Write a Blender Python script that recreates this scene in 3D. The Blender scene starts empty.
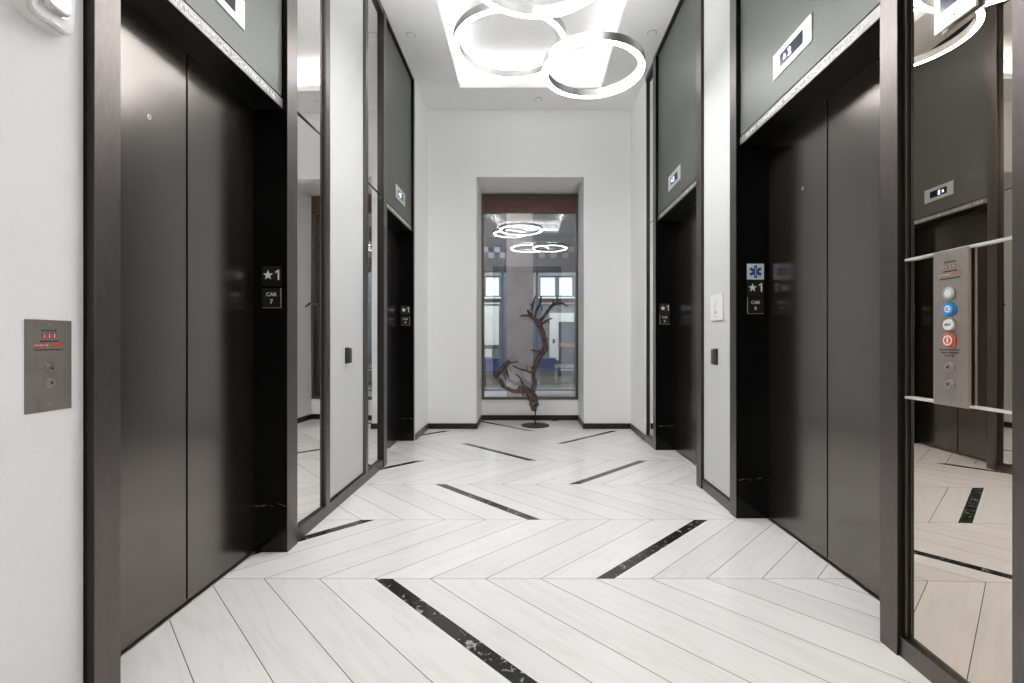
import bpy, bmesh, math, random
from mathutils import Vector, Matrix
random.seed(7)
SC = bpy.context.scene
COL = SC.collection
F = 467.0; VX = 527.0; VY = 341.0; CH = 1.16      # focal length in pixels, vanishing point, camera height

# ------------------------------------------------------------------ materials
def newmat(name):
    m = bpy.data.materials.new(name); m.use_nodes = True
    nt = m.node_tree
    return m, nt, nt.nodes['Principled BSDF']

def pbr(name, col, rough=.5, metal=0., spec=.5, emit=None, es=0., noise=0., nscale=40., stretch=(1,1,1), bump=0., coat=0.):
    m, nt, b = newmat(name)
    b.inputs['Base Color'].default_value = (*col, 1)
    b.inputs['Roughness'].default_value = rough
    b.inputs['Metallic'].default_value = metal
    b.inputs['Specular IOR Level'].default_value = spec
    b.inputs['Coat Weight'].default_value = coat
    b.inputs['Coat Roughness'].default_value = .05
    if emit:
        b.inputs['Emission Color'].default_value = (*emit, 1)
        b.inputs['Emission Strength'].default_value = es
    if noise or bump:
        tc = nt.nodes.new('ShaderNodeTexCoord'); mp = nt.nodes.new('ShaderNodeMapping')
        mp.inputs['Scale'].default_value = stretch
        nz = nt.nodes.new('ShaderNodeTexNoise'); nz.inputs['Scale'].default_value = nscale
        nz.inputs['Detail'].default_value = 3
        nt.links.new(tc.outputs['Object'], mp.inputs[0]); nt.links.new(mp.outputs[0], nz.inputs['Vector'])
        if noise:
            mr = nt.nodes.new('ShaderNodeMapRange')
            mr.inputs[1].default_value = .3; mr.inputs[2].default_value = .7
            mr.inputs[3].default_value = 1 - noise; mr.inputs[4].default_value = 1 + noise
            vm = nt.nodes.new('ShaderNodeVectorMath'); vm.operation = 'SCALE'
            vm.inputs[0].default_value = col
            nt.links.new(nz.outputs[0], mr.inputs[0]); nt.links.new(mr.outputs[0], vm.inputs['Scale'])
            nt.links.new(vm.outputs[0], b.inputs['Base Color'])
        if bump:
            bp = nt.nodes.new('ShaderNodeBump'); bp.inputs['Strength'].default_value = bump
            bp.inputs['Distance'].default_value = .002
            nt.links.new(nz.outputs[0], bp.inputs['Height']); nt.links.new(bp.outputs[0], b.inputs['Normal'])
    return m

M = {}
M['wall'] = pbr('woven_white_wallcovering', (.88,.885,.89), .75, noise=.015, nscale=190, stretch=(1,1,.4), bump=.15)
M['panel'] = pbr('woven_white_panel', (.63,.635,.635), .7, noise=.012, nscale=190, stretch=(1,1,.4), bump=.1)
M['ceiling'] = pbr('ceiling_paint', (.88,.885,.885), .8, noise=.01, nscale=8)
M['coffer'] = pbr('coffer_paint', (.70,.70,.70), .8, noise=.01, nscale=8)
M['bronze'] = pbr('dark_bronze_metal', (.165,.148,.141), .36, metal=.95, noise=.07, nscale=90, stretch=(1,1,.3))
M['bronze_dark'] = pbr('black_and_shaded_bronze', (.045,.038,.033), .4, metal=.7, noise=.05)  # for dark metal parts; on the trim returns it paints in shade
M['door'] = pbr('bronze_door_metal', (.19,.174,.164), .22, metal=.95, noise=.04, nscale=120, stretch=(.2,.2,1))
M['header'] = pbr('grey_satin_metal', (.125,.134,.127), .46, metal=.4, noise=.03, nscale=120, stretch=(1,1,.2))
M['steel'] = pbr('brushed_steel', (.56,.52,.48), .34, metal=1, noise=.05, nscale=200, stretch=(.1,.1,1))
M['plate_steel'] = pbr('taupe_brushed_steel', (.37,.335,.305), .4, metal=.8, noise=.04, nscale=200, stretch=(1,1,.1))
M['plate_pale'] = pbr('pale_steel_plate', (.70,.68,.65), .42, metal=.5, noise=.03, nscale=60)
M['channel'] = pbr('bright_channel', (.88,.87,.85), .3, metal=.4, noise=.01)
M['plate_warm'] = pbr('warm_brushed_steel', (.46,.415,.375), .38, metal=.8, noise=.04, nscale=200, stretch=(1,1,.1))
M['strip'] = pbr('pale_steel_strip', (.30,.29,.28), .46, metal=.8, noise=.08, nscale=60)
M['chrome'] = pbr('polished_channel', (.85,.84,.82), .15, metal=1, noise=.01)
M['black'] = pbr('black_gap', (.006,.006,.006), .5, noise=.1)
M['soffit'] = pbr('black_soffit', (.008,.008,.008), .3, noise=.1)
M['white_plastic'] = pbr('white_plastic', (.80,.80,.79), .4, noise=.01)
M['reader'] = pbr('charcoal_plastic', (.06,.058,.055), .35, noise=.05)
M['sign_black'] = pbr('black_sign_plate', (.010,.010,.010), .35, noise=.1)
M['letter'] = pbr('white_lettering', (.9,.88,.86), .5, noise=.01)
M['ink'] = pbr('black_ink', (.03,.03,.03), .6, noise=.05)
M['red'] = pbr('red_ink', (.55,.10,.08), .5, noise=.05)
M['edge_grey'] = pbr('sign_edge', (.5,.49,.47), .4, metal=.4, noise=.03)
M['blue'] = pbr('medical_blue', (.01,.07,.30), .5, noise=.05)
M['sign_white'] = pbr('pale_sign_face', (.78,.83,.88), .5, noise=.01)
M['btn_white'] = pbr('white_button', (.86,.86,.86), .3, noise=.01)
M['btn_blue'] = pbr('blue_button', (.05,.28,.62), .25, noise=.02)
M['btn_red'] = pbr('red_button', (.75,.17,.10), .25, noise=.02)
M['lens'] = pbr('strobe_lens', (.82,.82,.84), .08, metal=.6, noise=.2, nscale=60)
M['screen'] = pbr('display_glass', (.012,.02,.05), .12, noise=.1)
M['digit'] = pbr('display_digit', (.2,.5,1), .5, emit=(.35,.6,1), es=3.0, noise=.01)
M['bark'] = pbr('weathered_wood', (.095,.05,.036), .5, noise=.75, nscale=26, stretch=(1,1,.35), bump=1.0, coat=.25)
M['stand'] = pbr('black_iron', (.035,.033,.03), .45, metal=.5, noise=.1)
M['ringmetal'] = pbr('satin_ring_metal', (.50,.50,.50), .3, metal=1, noise=.1, nscale=9, stretch=(1,1,.1))
M['ringlight'] = pbr('ring_diffuser', (1,1,1), .5, emit=(1,.995,.985), es=16.0, noise=.001)
M['ringfill'] = pbr('ring_fill_glow', (1,1,1), .5, emit=(1,.995,.985), es=10.0, noise=.001)  # upward glow added to brighten the ceiling
M['cable'] = pbr('steel_cable', (.7,.7,.7), .4, metal=.6, noise=.01)
M['wood'] = pbr('red_brown_wood', (.13,.05,.04), .4, noise=.3, nscale=6, stretch=(1,4,12))
M['frame'] = pbr('brown_window_frame', (.13,.115,.10), .4, metal=.5, noise=.05)
M['far_wall'] = pbr('grey_far_wall', (.17,.175,.18), .7, noise=.1, nscale=2)
M['far_pale'] = pbr('pale_far_panel', (.75,.77,.72), .6, noise=.04, nscale=3)
M['navy'] = pbr('navy_fabric', (.02,.06,.22), .7, noise=.15, nscale=10)
M['slate'] = pbr('blue_grey_metal', (.09,.115,.155), .5, noise=.1, nscale=4)
M['pillar'] = pbr('pink_grey_stone', (.42,.36,.345), .45, noise=.12, nscale=3)
M['dark_floor'] = pbr('dark_carpet', (.045,.045,.045), .8, noise=.2, nscale=20)
M['pale_floor'] = pbr('pale_stone_floor', (.62,.63,.66), .4, noise=.05, nscale=5)
M['frost_pink'] = pbr('pink_frosting', (.62,.42,.44), .7, noise=.02)
M['frost_lilac'] = pbr('lilac_frosting', (.50,.49,.58), .7, noise=.02)
M['brown'] = pbr('tan_timber', (.42,.26,.17), .5, noise=.2, nscale=5, stretch=(1,1,4))
M['lobby'] = pbr('lobby_grey_paint', (.25,.25,.25), .8, noise=.03, nscale=3)
M['fillglow'] = pbr('lobby_fill_glow', (1,1,1), .5, emit=(1,.95,.88), es=6, noise=.001)  # unused glow for the added lobby fill

def mk_mirror(name, tint):
    m, nt, b = newmat(name)
    b.inputs['Metallic'].default_value = 1; b.inputs['Roughness'].default_value = .0
    b.inputs['Base Color'].default_value = (*tint, 1)
    tc = nt.nodes.new('ShaderNodeTexCoord'); nz = nt.nodes.new('ShaderNodeTexNoise')
    nz.inputs['Scale'].default_value = 1.6; nz.inputs['Detail'].default_value = 0
    bp = nt.nodes.new('ShaderNodeBump'); bp.inputs['Strength'].default_value = .12; bp.inputs['Distance'].default_value = .004
    nt.links.new(tc.outputs['Object'], nz.inputs['Vector']); nt.links.new(nz.outputs[0], bp.inputs['Height'])
    nt.links.new(bp.outputs[0], b.inputs['Normal'])
    return m
M['mirror'] = mk_mirror('silver_mirror', (.84,.83,.815))
M['mirror_warm'] = mk_mirror('warm_tinted_mirror', (.76,.69,.61))

def mk_glass():
    m = bpy.data.materials.new('coated_window_glass'); m.use_nodes = True
    nt = m.node_tree; nt.nodes.clear()
    o = nt.nodes.new('ShaderNodeOutputMaterial'); mx = nt.nodes.new('ShaderNodeMixShader')
    t = nt.nodes.new('ShaderNodeBsdfTransparent'); g = nt.nodes.new('ShaderNodeBsdfGlossy')
    t.inputs[0].default_value = (.93,.95,.97,1); g.inputs['Roughness'].default_value = .0
    g.inputs[0].default_value = (1,1,.97,1)
    fr = nt.nodes.new('ShaderNodeFresnel'); fr.inputs[0].default_value = 2.25
    nt.links.new(fr.outputs[0], mx.inputs[0]); nt.links.new(t.outputs[0], mx.inputs[1]); nt.links.new(g.outputs[0], mx.inputs[2])
    nt.links.new(mx.outputs[0], o.inputs[0])
    return m
M['glass'] = mk_glass()

def mk_marble_black():
    m, nt, b = newmat('black_veined_marble')
    b.inputs['Roughness'].default_value = .14; b.inputs['Specular IOR Level'].default_value = .22
    L = nt.links.new
    tc = nt.nodes.new('ShaderNodeTexCoord'); sp = nt.nodes.new('ShaderNodeSeparateXYZ'); L(tc.outputs['Object'], sp.inputs[0])
    nz = nt.nodes.new('ShaderNodeTexNoise'); nz.inputs['Scale'].default_value = 22; nz.inputs['Detail'].default_value = 4
    n2 = nt.nodes.new('ShaderNodeTexNoise'); n2.inputs['Scale'].default_value = 38
    L(tc.outputs['Object'], nz.inputs['Vector']); L(tc.outputs['Object'], n2.inputs['Vector'])
    h = nt.nodes.new('ShaderNodeMath'); h.operation = 'MULTIPLY_ADD'; h.inputs[1].default_value = -.05; L(nz.outputs[0], h.inputs[0]); L(sp.outputs[2], h.inputs[2])
    s = nt.nodes.new('ShaderNodeMath'); s.operation = 'SUBTRACT'; s.inputs[1].default_value = .233; L(h.outputs[0], s.inputs[0])
    a = nt.nodes.new('ShaderNodeMath'); a.operation = 'ABSOLUTE'; L(s.outputs[0], a.inputs[0])
    mr = nt.nodes.new('ShaderNodeMapRange'); mr.inputs[1].default_value = .001; mr.inputs[2].default_value = .0035
    mr.inputs[3].default_value = 1; mr.inputs[4].default_value = 0; L(a.outputs[0], mr.inputs[0])
    m2 = nt.nodes.new('ShaderNodeMapRange'); m2.inputs[1].default_value = .42; m2.inputs[2].default_value = .62; L(n2.outputs[0], m2.inputs[0])
    mu = nt.nodes.new('ShaderNodeMath'); mu.operation = 'MULTIPLY'; L(mr.outputs[0], mu.inputs[0]); L(m2.outputs[0], mu.inputs[1])
    mix = nt.nodes.new('ShaderNodeMix'); mix.data_type = 'RGBA'
    mix.inputs[6].default_value = (.004,.004,.004,1); mix.inputs[7].default_value = (.22,.21,.20,1)
    L(mu.outputs[0], mix.inputs[0]); L(mix.outputs[2], b.inputs['Base Color'])
    return m
M['marble'] = mk_marble_black()

# chevron floor: planks laid at 45 degrees in rows .751 m deep, a black inlay every eighth plank
def mk_floor():
    m, nt, b = newmat('chevron_marble_floor')
    L = nt.links.new
    def val(x, sock):
        if isinstance(x, (int, float)): sock.default_value = x
        else: L(x, sock)
    def ma(op, a, b_=0., c=None):
        n = nt.nodes.new('ShaderNodeMath'); n.operation = op
        val(a, n.inputs[0]); val(b_, n.inputs[1])
        if c is not None: val(c, n.inputs[2])
        return n.outputs[0]
    tc = nt.nodes.new('ShaderNodeTexCoord'); sp = nt.nodes.new('ShaderNodeSeparateXYZ')
    L(tc.outputs['Object'], sp.inputs[0])
    X, Y = sp.outputs[0], sp.outputs[1]
    R = .751; P = .27
    r = ma('DIVIDE', ma('SUBTRACT', Y, 2.279), R)
    w = ma('PINGPONG', r, 1.0)
    s = ma('SUBTRACT', X, ma('MULTIPLY', w, R))
    k = ma('DIVIDE', ma('SUBTRACT', s, .066), P)
    kf = ma('FLOOR', k); kt = ma('SUBTRACT', k, kf)
    row = ma('FLOOR', r); rt = ma('SUBTRACT', r, row)
    par = ma('FLOORED_MODULO', row, 2.0)
    idx = ma('FLOORED_MODULO', ma('ADD', ma('SUBTRACT', kf, 1.0), ma('MULTIPLY', par, 4.0)), 8.0)
    is_k = ma('LESS_THAN', idx, .5)
    strip = ma('MULTIPLY', ma('MULTIPLY', is_k, ma('LESS_THAN', kf, 4.5)), ma('LESS_THAN', kt, .088/P))
    ek = ma('MULTIPLY', ma('MINIMUM', kt, ma('SUBTRACT', 1.0, kt)), P)
    er = ma('MULTIPLY', ma('MINIMUM', rt, ma('SUBTRACT', 1.0, rt)), R)
    grout = ma('MAXIMUM', ma('LESS_THAN', ek, .0021), ma('LESS_THAN', er, .0013))
    cx = nt.nodes.new('ShaderNodeCombineXYZ'); L(kf, cx.inputs[0]); L(row, cx.inputs[1])
    wn = nt.nodes.new('ShaderNodeTexWhiteNoise'); wn.noise_dimensions = '2D'; L(cx.outputs[0], wn.inputs['Vector'])
    rnd = wn.outputs['Value']
    v = nt.nodes.new('ShaderNodeCombineXYZ')
    L(ma('MULTIPLY', s, 7.0), v.inputs[0]); L(ma('MULTIPLY', Y, 1.5), v.inputs[1]); L(ma('MULTIPLY', rnd, 40.0), v.inputs[2])
    nz = nt.nodes.new('ShaderNodeTexNoise'); nz.inputs['Scale'].default_value = 1.3; nz.inputs['Detail'].default_value = 6
    nz.inputs['Distortion'].default_value = .5
    L(v.outputs[0], nz.inputs['Vector'])
    vein = ma('ABSOLUTE', ma('SUBTRACT', nz.outputs[0], .5))
    mr = nt.nodes.new('ShaderNodeMapRange'); mr.inputs[1].default_value = 0; mr.inputs[2].default_value = .06
    mr.inputs[3].default_value = 1; mr.inputs[4].default_value = 0; L(vein, mr.inputs[0])
    n2 = nt.nodes.new('ShaderNodeTexNoise'); n2.inputs['Scale'].default_value = 4.0; n2.inputs['Detail'].default_value = 4
    L(v.outputs[0], n2.inputs['Vector'])
    amt = ma('MULTIPLY', mr.outputs[0], ma('MULTIPLY', n2.outputs[0], .34))
    base = nt.nodes.new('ShaderNodeMix'); base.data_type = 'RGBA'
    base.inputs[6].default_value = (.93,.915,.90,1); base.inputs[7].default_value = (.66,.635,.61,1)
    L(amt, base.inputs[0])
    sc = nt.nodes.new('ShaderNodeVectorMath'); sc.operation = 'SCALE'
    L(base.outputs[2], sc.inputs[0]); L(ma('ADD', .94, ma('MULTIPLY', rnd, .08)), sc.inputs['Scale'])
    # black inlay with pale flecks
    n3 = nt.nodes.new('ShaderNodeTexNoise'); n3.inputs['Scale'].default_value = 26; n3.inputs['Detail'].default_value = 5
    n3.inputs['Distortion'].default_value = 1.2
    L(tc.outputs['Object'], n3.inputs['Vector'])
    fl = nt.nodes.new('ShaderNodeMapRange'); fl.inputs[1].default_value = .60; fl.inputs[2].default_value = .68; L(n3.outputs[0], fl.inputs[0])
    blk = nt.nodes.new('ShaderNodeMix'); blk.data_type = 'RGBA'
    blk.inputs[6].default_value = (.028,.028,.027,1); blk.inputs[7].default_value = (.45,.44,.42,1)
    L(fl.outputs[0], blk.inputs[0])
    m1 = nt.nodes.new('ShaderNodeMix'); m1.data_type = 'RGBA'
    L(strip, m1.inputs[0]); L(sc.outputs[0], m1.inputs[6]); L(blk.outputs[2], m1.inputs[7])
    m2 = nt.nodes.new('ShaderNodeMix'); m2.data_type = 'RGBA'
    m2.inputs[7].default_value = (.13,.12,.11,1)
    L(ma('MULTIPLY', grout, ma('SUBTRACT', 1.0, strip)), m2.inputs[0]); L(m1.outputs[2], m2.inputs[6])
    L(m2.outputs[2], b.inputs['Base Color'])
    n4 = nt.nodes.new('ShaderNodeTexNoise'); n4.inputs['Scale'].default_value = 3
    L(tc.outputs['Object'], n4.inputs['Vector'])
    L(ma('ADD', .11, ma('MULTIPLY', n4.outputs[0], .12)), b.inputs['Roughness'])
    return m
M['floor'] = mk_floor()

def mk_daylight():       # the street seen through the far windows: bright haze crossed by building lines
    m, nt, b = newmat('street_daylight')
    tc = nt.nodes.new('ShaderNodeTexCoord'); br = nt.nodes.new('ShaderNodeTexBrick')
    br.inputs['Color1'].default_value = (.80,.88,.78,1); br.inputs['Color2'].default_value = (.95,1,.92,1)
    br.inputs['Mortar'].default_value = (.42,.47,.42,1); br.inputs['Scale'].default_value = 7
    br.inputs['Mortar Size'].default_value = .03
    mp = nt.nodes.new('ShaderNodeMapping'); mp.inputs['Rotation'].default_value = (math.radians(90), 0, 0)
    nt.links.new(tc.outputs['Object'], mp.inputs[0]); nt.links.new(mp.outputs[0], br.inputs['Vector'])
    nt.links.new(br.outputs[0], b.inputs['Emission Color']); b.inputs['Emission Strength'].default_value = .55
    b.inputs['Base Color'].default_value = (.1,.1,.1,1)
    return m
M['day'] = mk_daylight()

# ------------------------------------------------------------------ mesh building
class Fr:
    """a local frame on a surface: u to the viewer's right, v up, n out of the surface"""
    def __init__(s, o, u, v, n): s.o, s.u, s.v, s.n = Vector(o), Vector(u), Vector(v), Vector(n)
    def p(s, a, b, c): return s.o + s.u*a + s.v*b + s.n*c
def on_left(y, z, x):  return Fr((x, y, z), (0,1,0), (0,0,1), (1,0,0))
def on_right(y, z, x): return Fr((x, y, z), (0,-1,0), (0,0,1), (-1,0,0))
def facing(x, y, z):   return Fr((x, y, z), (1,0,0), (0,0,1), (0,-1,0))
WORLD = Fr((0,0,0), (1,0,0), (0,1,0), (0,0,1))

_txt = {}
def text_mesh(s, weight):
    key = (s, weight)
    if key not in _txt:
        c = bpy.data.curves.new('lettering', 'FONT'); c.body = s; c.size = 1; c.offset = weight; c.extrude = .5
        c.resolution_u = 3
        o = bpy.data.objects.new('lettering', c); COL.objects.link(o)
        dg = bpy.context.evaluated_depsgraph_get(); dg.update()
        me = bpy.data.meshes.new_from_object(o.evaluated_get(dg))
        vs = [v.co.copy() for v in me.vertices]; fs = [list(p.vertices) for p in me.polygons]
        bpy.data.objects.remove(o); bpy.data.curves.remove(c); bpy.data.meshes.remove(me)
        _txt[key] = (vs, fs)
    return _txt[key]

class MB:
    def __init__(s): s.v, s.f = [], []
    def add(s, vs, fs):
        n = len(s.v); s.v += [Vector(v) for v in vs]; s.f += [[i+n for i in f] for f in fs]; return s
    def fbox(s, fr, u0, u1, v0, v1, n0, n1):
        p = [fr.p(u, v, n) for n in (n0, n1) for v in (v0, v1) for u in (u0, u1)]
        return s.add(p, [(0,2,3,1),(4,5,7,6),(0,1,5,4),(2,6,7,3),(0,4,6,2),(1,3,7,5)])
    def box(s, a, b):
        return s.fbox(WORLD, min(a[0],b[0]), max(a[0],b[0]), min(a[1],b[1]), max(a[1],b[1]), min(a[2],b[2]), max(a[2],b[2]))
    def poly(s, fr, pts, n0, n1):
        k = len(pts)
        p = [fr.p(u, v, n0) for u, v in pts] + [fr.p(u, v, n1) for u, v in pts]
        fs = [list(range(k))[::-1], list(range(k, 2*k))] + [(i, (i+1) % k, (i+1) % k + k, i+k) for i in range(k)]
        return s.add(p, fs)
    def cyl(s, fr, cu, cv, r, n0, n1, seg=28, r2=None):
        r2 = r if r2 is None else r2
        a = [(math.cos(2*math.pi*i/seg), math.sin(2*math.pi*i/seg)) for i in range(seg)]
        p = [fr.p(cu+x*r, cv+y*r, n0) for x, y in a] + [fr.p(cu+x*r2, cv+y*r2, n1) for x, y in a]
        fs = [list(range(seg))[::-1], list(range(seg, 2*seg))] + [(i, (i+1) % seg, (i+1) % seg + seg, i+seg) for i in range(seg)]
        return s.add(p, fs)
    def annulus(s, fr, cu, cv, r0, r1, n0, n1, seg=96):
        p = []
        for i in range(seg):
            c, d = math.cos(2*math.pi*i/seg), math.sin(2*math.pi*i/seg)
            for r, n in ((r0, n0), (r1, n0), (r1, n1), (r0, n1)): p.append(fr.p(cu+c*r, cv+d*r, n))
        fs = []
        for i in range(seg):
            a, b = 4*i, 4*((i+1) % seg)
            for j in range(4): fs.append((a+j, b+j, b+(j+1) % 4, a+(j+1) % 4))
        return s.add(p, fs)
    def text(s, fr, t, cu, cv, h, n0, n1, weight=.02, width=None):
        vs, fs = text_mesh(t, weight)
        x0, x1 = min(v.x for v in vs), max(v.x for v in vs); y0, y1 = min(v.y for v in vs), max(v.y for v in vs)
        k = h/(y1-y0); kx = k if width is None else width/(x1-x0)
        return s.add([fr.p(cu+(v.x-(x0+x1)/2)*kx, cv+(v.y-(y0+y1)/2)*k, n0+(v.z+.5)*(n1-n0)) for v in vs], fs)
    def tube(s, pts, rad, seg=8, jit=0.):
        pts = [Vector(p) for p in pts]; rings = []
        up = Vector((0,1,0))
        for i, p in enumerate(pts):
            d = (pts[min(i+1, len(pts)-1)] - pts[max(i-1, 0)]).normalized()
            a = d.cross(up)
            if a.length < .05: a = d.cross(Vector((1,0,0)))
            a.normalize(); b = d.cross(a)
            r = rad[i] if isinstance(rad, (list, tuple)) else rad
            rings.append([p + (a*math.cos(2*math.pi*j/seg) + b*math.sin(2*math.pi*j/seg))*r*(1+random.uniform(-jit, jit)) for j in range(seg)])
        n = len(rings); vs = [q for r in rings for q in r]
        fs = [(i*seg+j, i*seg+(j+1) % seg, (i+1)*seg+(j+1) % seg, (i+1)*seg+j) for i in range(n-1) for j in range(seg)]
        fs += [list(range(seg))[::-1], list(range((n-1)*seg, n*seg))]
        return s.add(vs, fs)
    def build(s, name, mat, parent=None, bevel=0., smooth=False, at=None):
        off = Vector((0,0,0))
        q = parent
        while q is not None: off += q.location; q = q.parent
        loc = Vector(at) if (at is not None and parent is None) else Vector((0,0,0))
        me = bpy.data.meshes.new(name)
        me.from_pydata([v-off-loc for v in s.v], [], s.f)
        bm = bmesh.new(); bm.from_mesh(me)
        bmesh.ops.recalc_face_normals(bm, faces=bm.faces)
        if bevel: bmesh.ops.bevel(bm, geom=list(bm.edges), offset=bevel, segments=2, affect='EDGES', profile=.6)
        bm.to_mesh(me); bm.free()
        if smooth:
            for p in me.polygons: p.use_smooth = True
        me.materials.append(M[mat] if isinstance(mat, str) else mat)
        o = bpy.data.objects.new(name, me); COL.objects.link(o); o.location = loc; o.parent = parent
        return o

def tag(o, label, cat, group=None, kind=None):
    o['label'] = label; o['category'] = cat
    if group: o['group'] = group
    if kind: o['kind'] = kind
    return o
def thing(name, loc, label, cat, group=None):
    o = bpy.data.objects.new(name, None); COL.objects.link(o); o.location = loc; o.empty_display_size = .1
    return tag(o, label, cat, group)
def struct(mb, name, mat, parent=None, label=None, cat=None):
    o = mb.build(name, mat, parent)
    if parent is None: o['kind'] = 'structure'
    if label: o['label'] = label; o['category'] = cat
    return o

CEIL = 4.215
LT, RT = -1.315, 1.365       # trim planes of the two long walls
BACK = 6.17; NB = 6.85       # back wall, back of its niche

# ------------------------------------------------------------------ setting
struct(MB().box((-1.95,-1.55,-.1), (1.95,7.0,0)), 'floor', 'floor', label='polished white marble floor in chevron planks with black inlay strips', cat='floor')
wl = MB().box((-1.55,-1.5,0), (-1.345,1.415,CEIL)).box((-1.55,2.69,0), (-1.365,4.28,CEIL)).box((-1.55,5.475,0), (-1.31,BACK,CEIL))
wl.box((-1.8,1.3,0), (-1.7,2.8,CEIL)).box((-1.8,4.2,0), (-1.7,5.6,CEIL))
struct(wl, 'wall_left', 'wall', label='white woven wallcovering of the long wall around the two left-hand elevators', cat='wall')
wr = MB().box((1.415,-1.5,0), (1.6,1.715,CEIL)).box((1.405,3.16,0), (1.6,3.65,CEIL)).box((1.42,5.07,0), (1.6,5.402,CEIL)).box((1.372,5.403,0), (1.6,BACK,CEIL))
wr.box((1.75,1.6,0), (1.85,3.2,CEIL)).box((1.75,3.6,0), (1.85,5.1,CEIL))
struct(wr, 'wall_right', 'wall', label='white woven wallcovering of the long wall around the two right-hand elevators', cat='wall')
NX0, NX1, NZ = -.668, .753, 3.327
wb = MB().box((-1.55,BACK,0), (NX0,NB+.15,CEIL)).box((NX1,BACK,0), (1.6,NB+.15,CEIL)).box((NX0,BACK,NZ), (NX1,NB+.15,CEIL))
wb.box((NX0,NB,0), (NX1,NB+.15,.295))
struct(wb, 'wall_back', 'wall', label='white end wall with a deep window niche', cat='wall')
# ceiling with a lit recess
CX0, CX1, CY0, CY1 = -.81, .895, .55, 5.63
CT = 4.52
c = MB().box((-1.8,-1.5,CEIL), (CX0,BACK+.9,CEIL+.07)).box((CX1,-1.5,CEIL), (1.85,BACK+.9,CEIL+.07))
c.box((CX0,-1.5,CEIL), (CX1,CY0,CEIL+.07)).box((CX0,CY1,CEIL), (CX1,BACK+.9,CEIL+.07))
struct(c, 'ceiling', 'ceiling', label='pale grey ceiling with a long glowing rectangular recess', cat='ceiling')
g = .16
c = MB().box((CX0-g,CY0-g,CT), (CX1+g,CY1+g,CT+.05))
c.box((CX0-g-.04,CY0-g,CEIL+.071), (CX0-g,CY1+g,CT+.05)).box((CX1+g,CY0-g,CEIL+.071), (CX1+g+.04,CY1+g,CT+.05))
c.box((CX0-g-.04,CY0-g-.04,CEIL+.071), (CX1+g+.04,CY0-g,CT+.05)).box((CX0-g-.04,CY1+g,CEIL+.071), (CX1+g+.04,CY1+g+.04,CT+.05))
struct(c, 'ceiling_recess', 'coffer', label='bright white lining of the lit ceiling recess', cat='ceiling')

# baseboards
def bb(mb, name): return struct(mb, name, 'bronze', label='dark bronze baseboard', cat='baseboard')
B = .073
bb(MB().box((-1.31,5.475,0), (-1.297,BACK,B)), 'baseboard_left')
bb(MB().box((-1.365,2.676,0), (-1.322,4.293,B)), 'baseboard_bank_left')
bb(MB().box((1.372,5.403,0), (1.360,BACK,B)), 'baseboard_right')
bb(MB().box((1.405,3.145,0), (1.374,3.662,B)), 'baseboard_bank_right')
bb(MB().box((1.415,.2,0), (1.374,1.722,B)), 'baseboard_near_right')
bb(MB().box((-1.345,-1.4,0), (-1.333,1.41,B)), 'baseboard_near_left')
o = MB().box((-1.31,BACK-.012,0), (NX0,BACK,B)).box((NX1,BACK-.012,0), (1.372,BACK,B)).box((NX0-.0,BACK-.012,0), (NX0+.012,NB,B)).box((NX1-.012,BACK-.012,0), (NX1,NB,B)).box((NX0,NB-.012,0), (NX1,NB,B))
struct(o, 'baseboard_back', 'bronze_dark', label='dark baseboard round the end wall and its niche', cat='baseboard')
# top rails of the clad banks
struct(MB().box((-1.365,2.676,CEIL-.05), (LT-.004,4.293,CEIL)), 'trim_1', 'bronze', label='dark bronze rail under the ceiling between the left-hand elevators', cat='trim')
struct(MB().box((1.405,3.145,CEIL-.05), (RT+.004,3.662,CEIL)), 'trim_2', 'bronze', label='dark bronze rail under the ceiling between the right-hand elevators', cat='trim')

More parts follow.
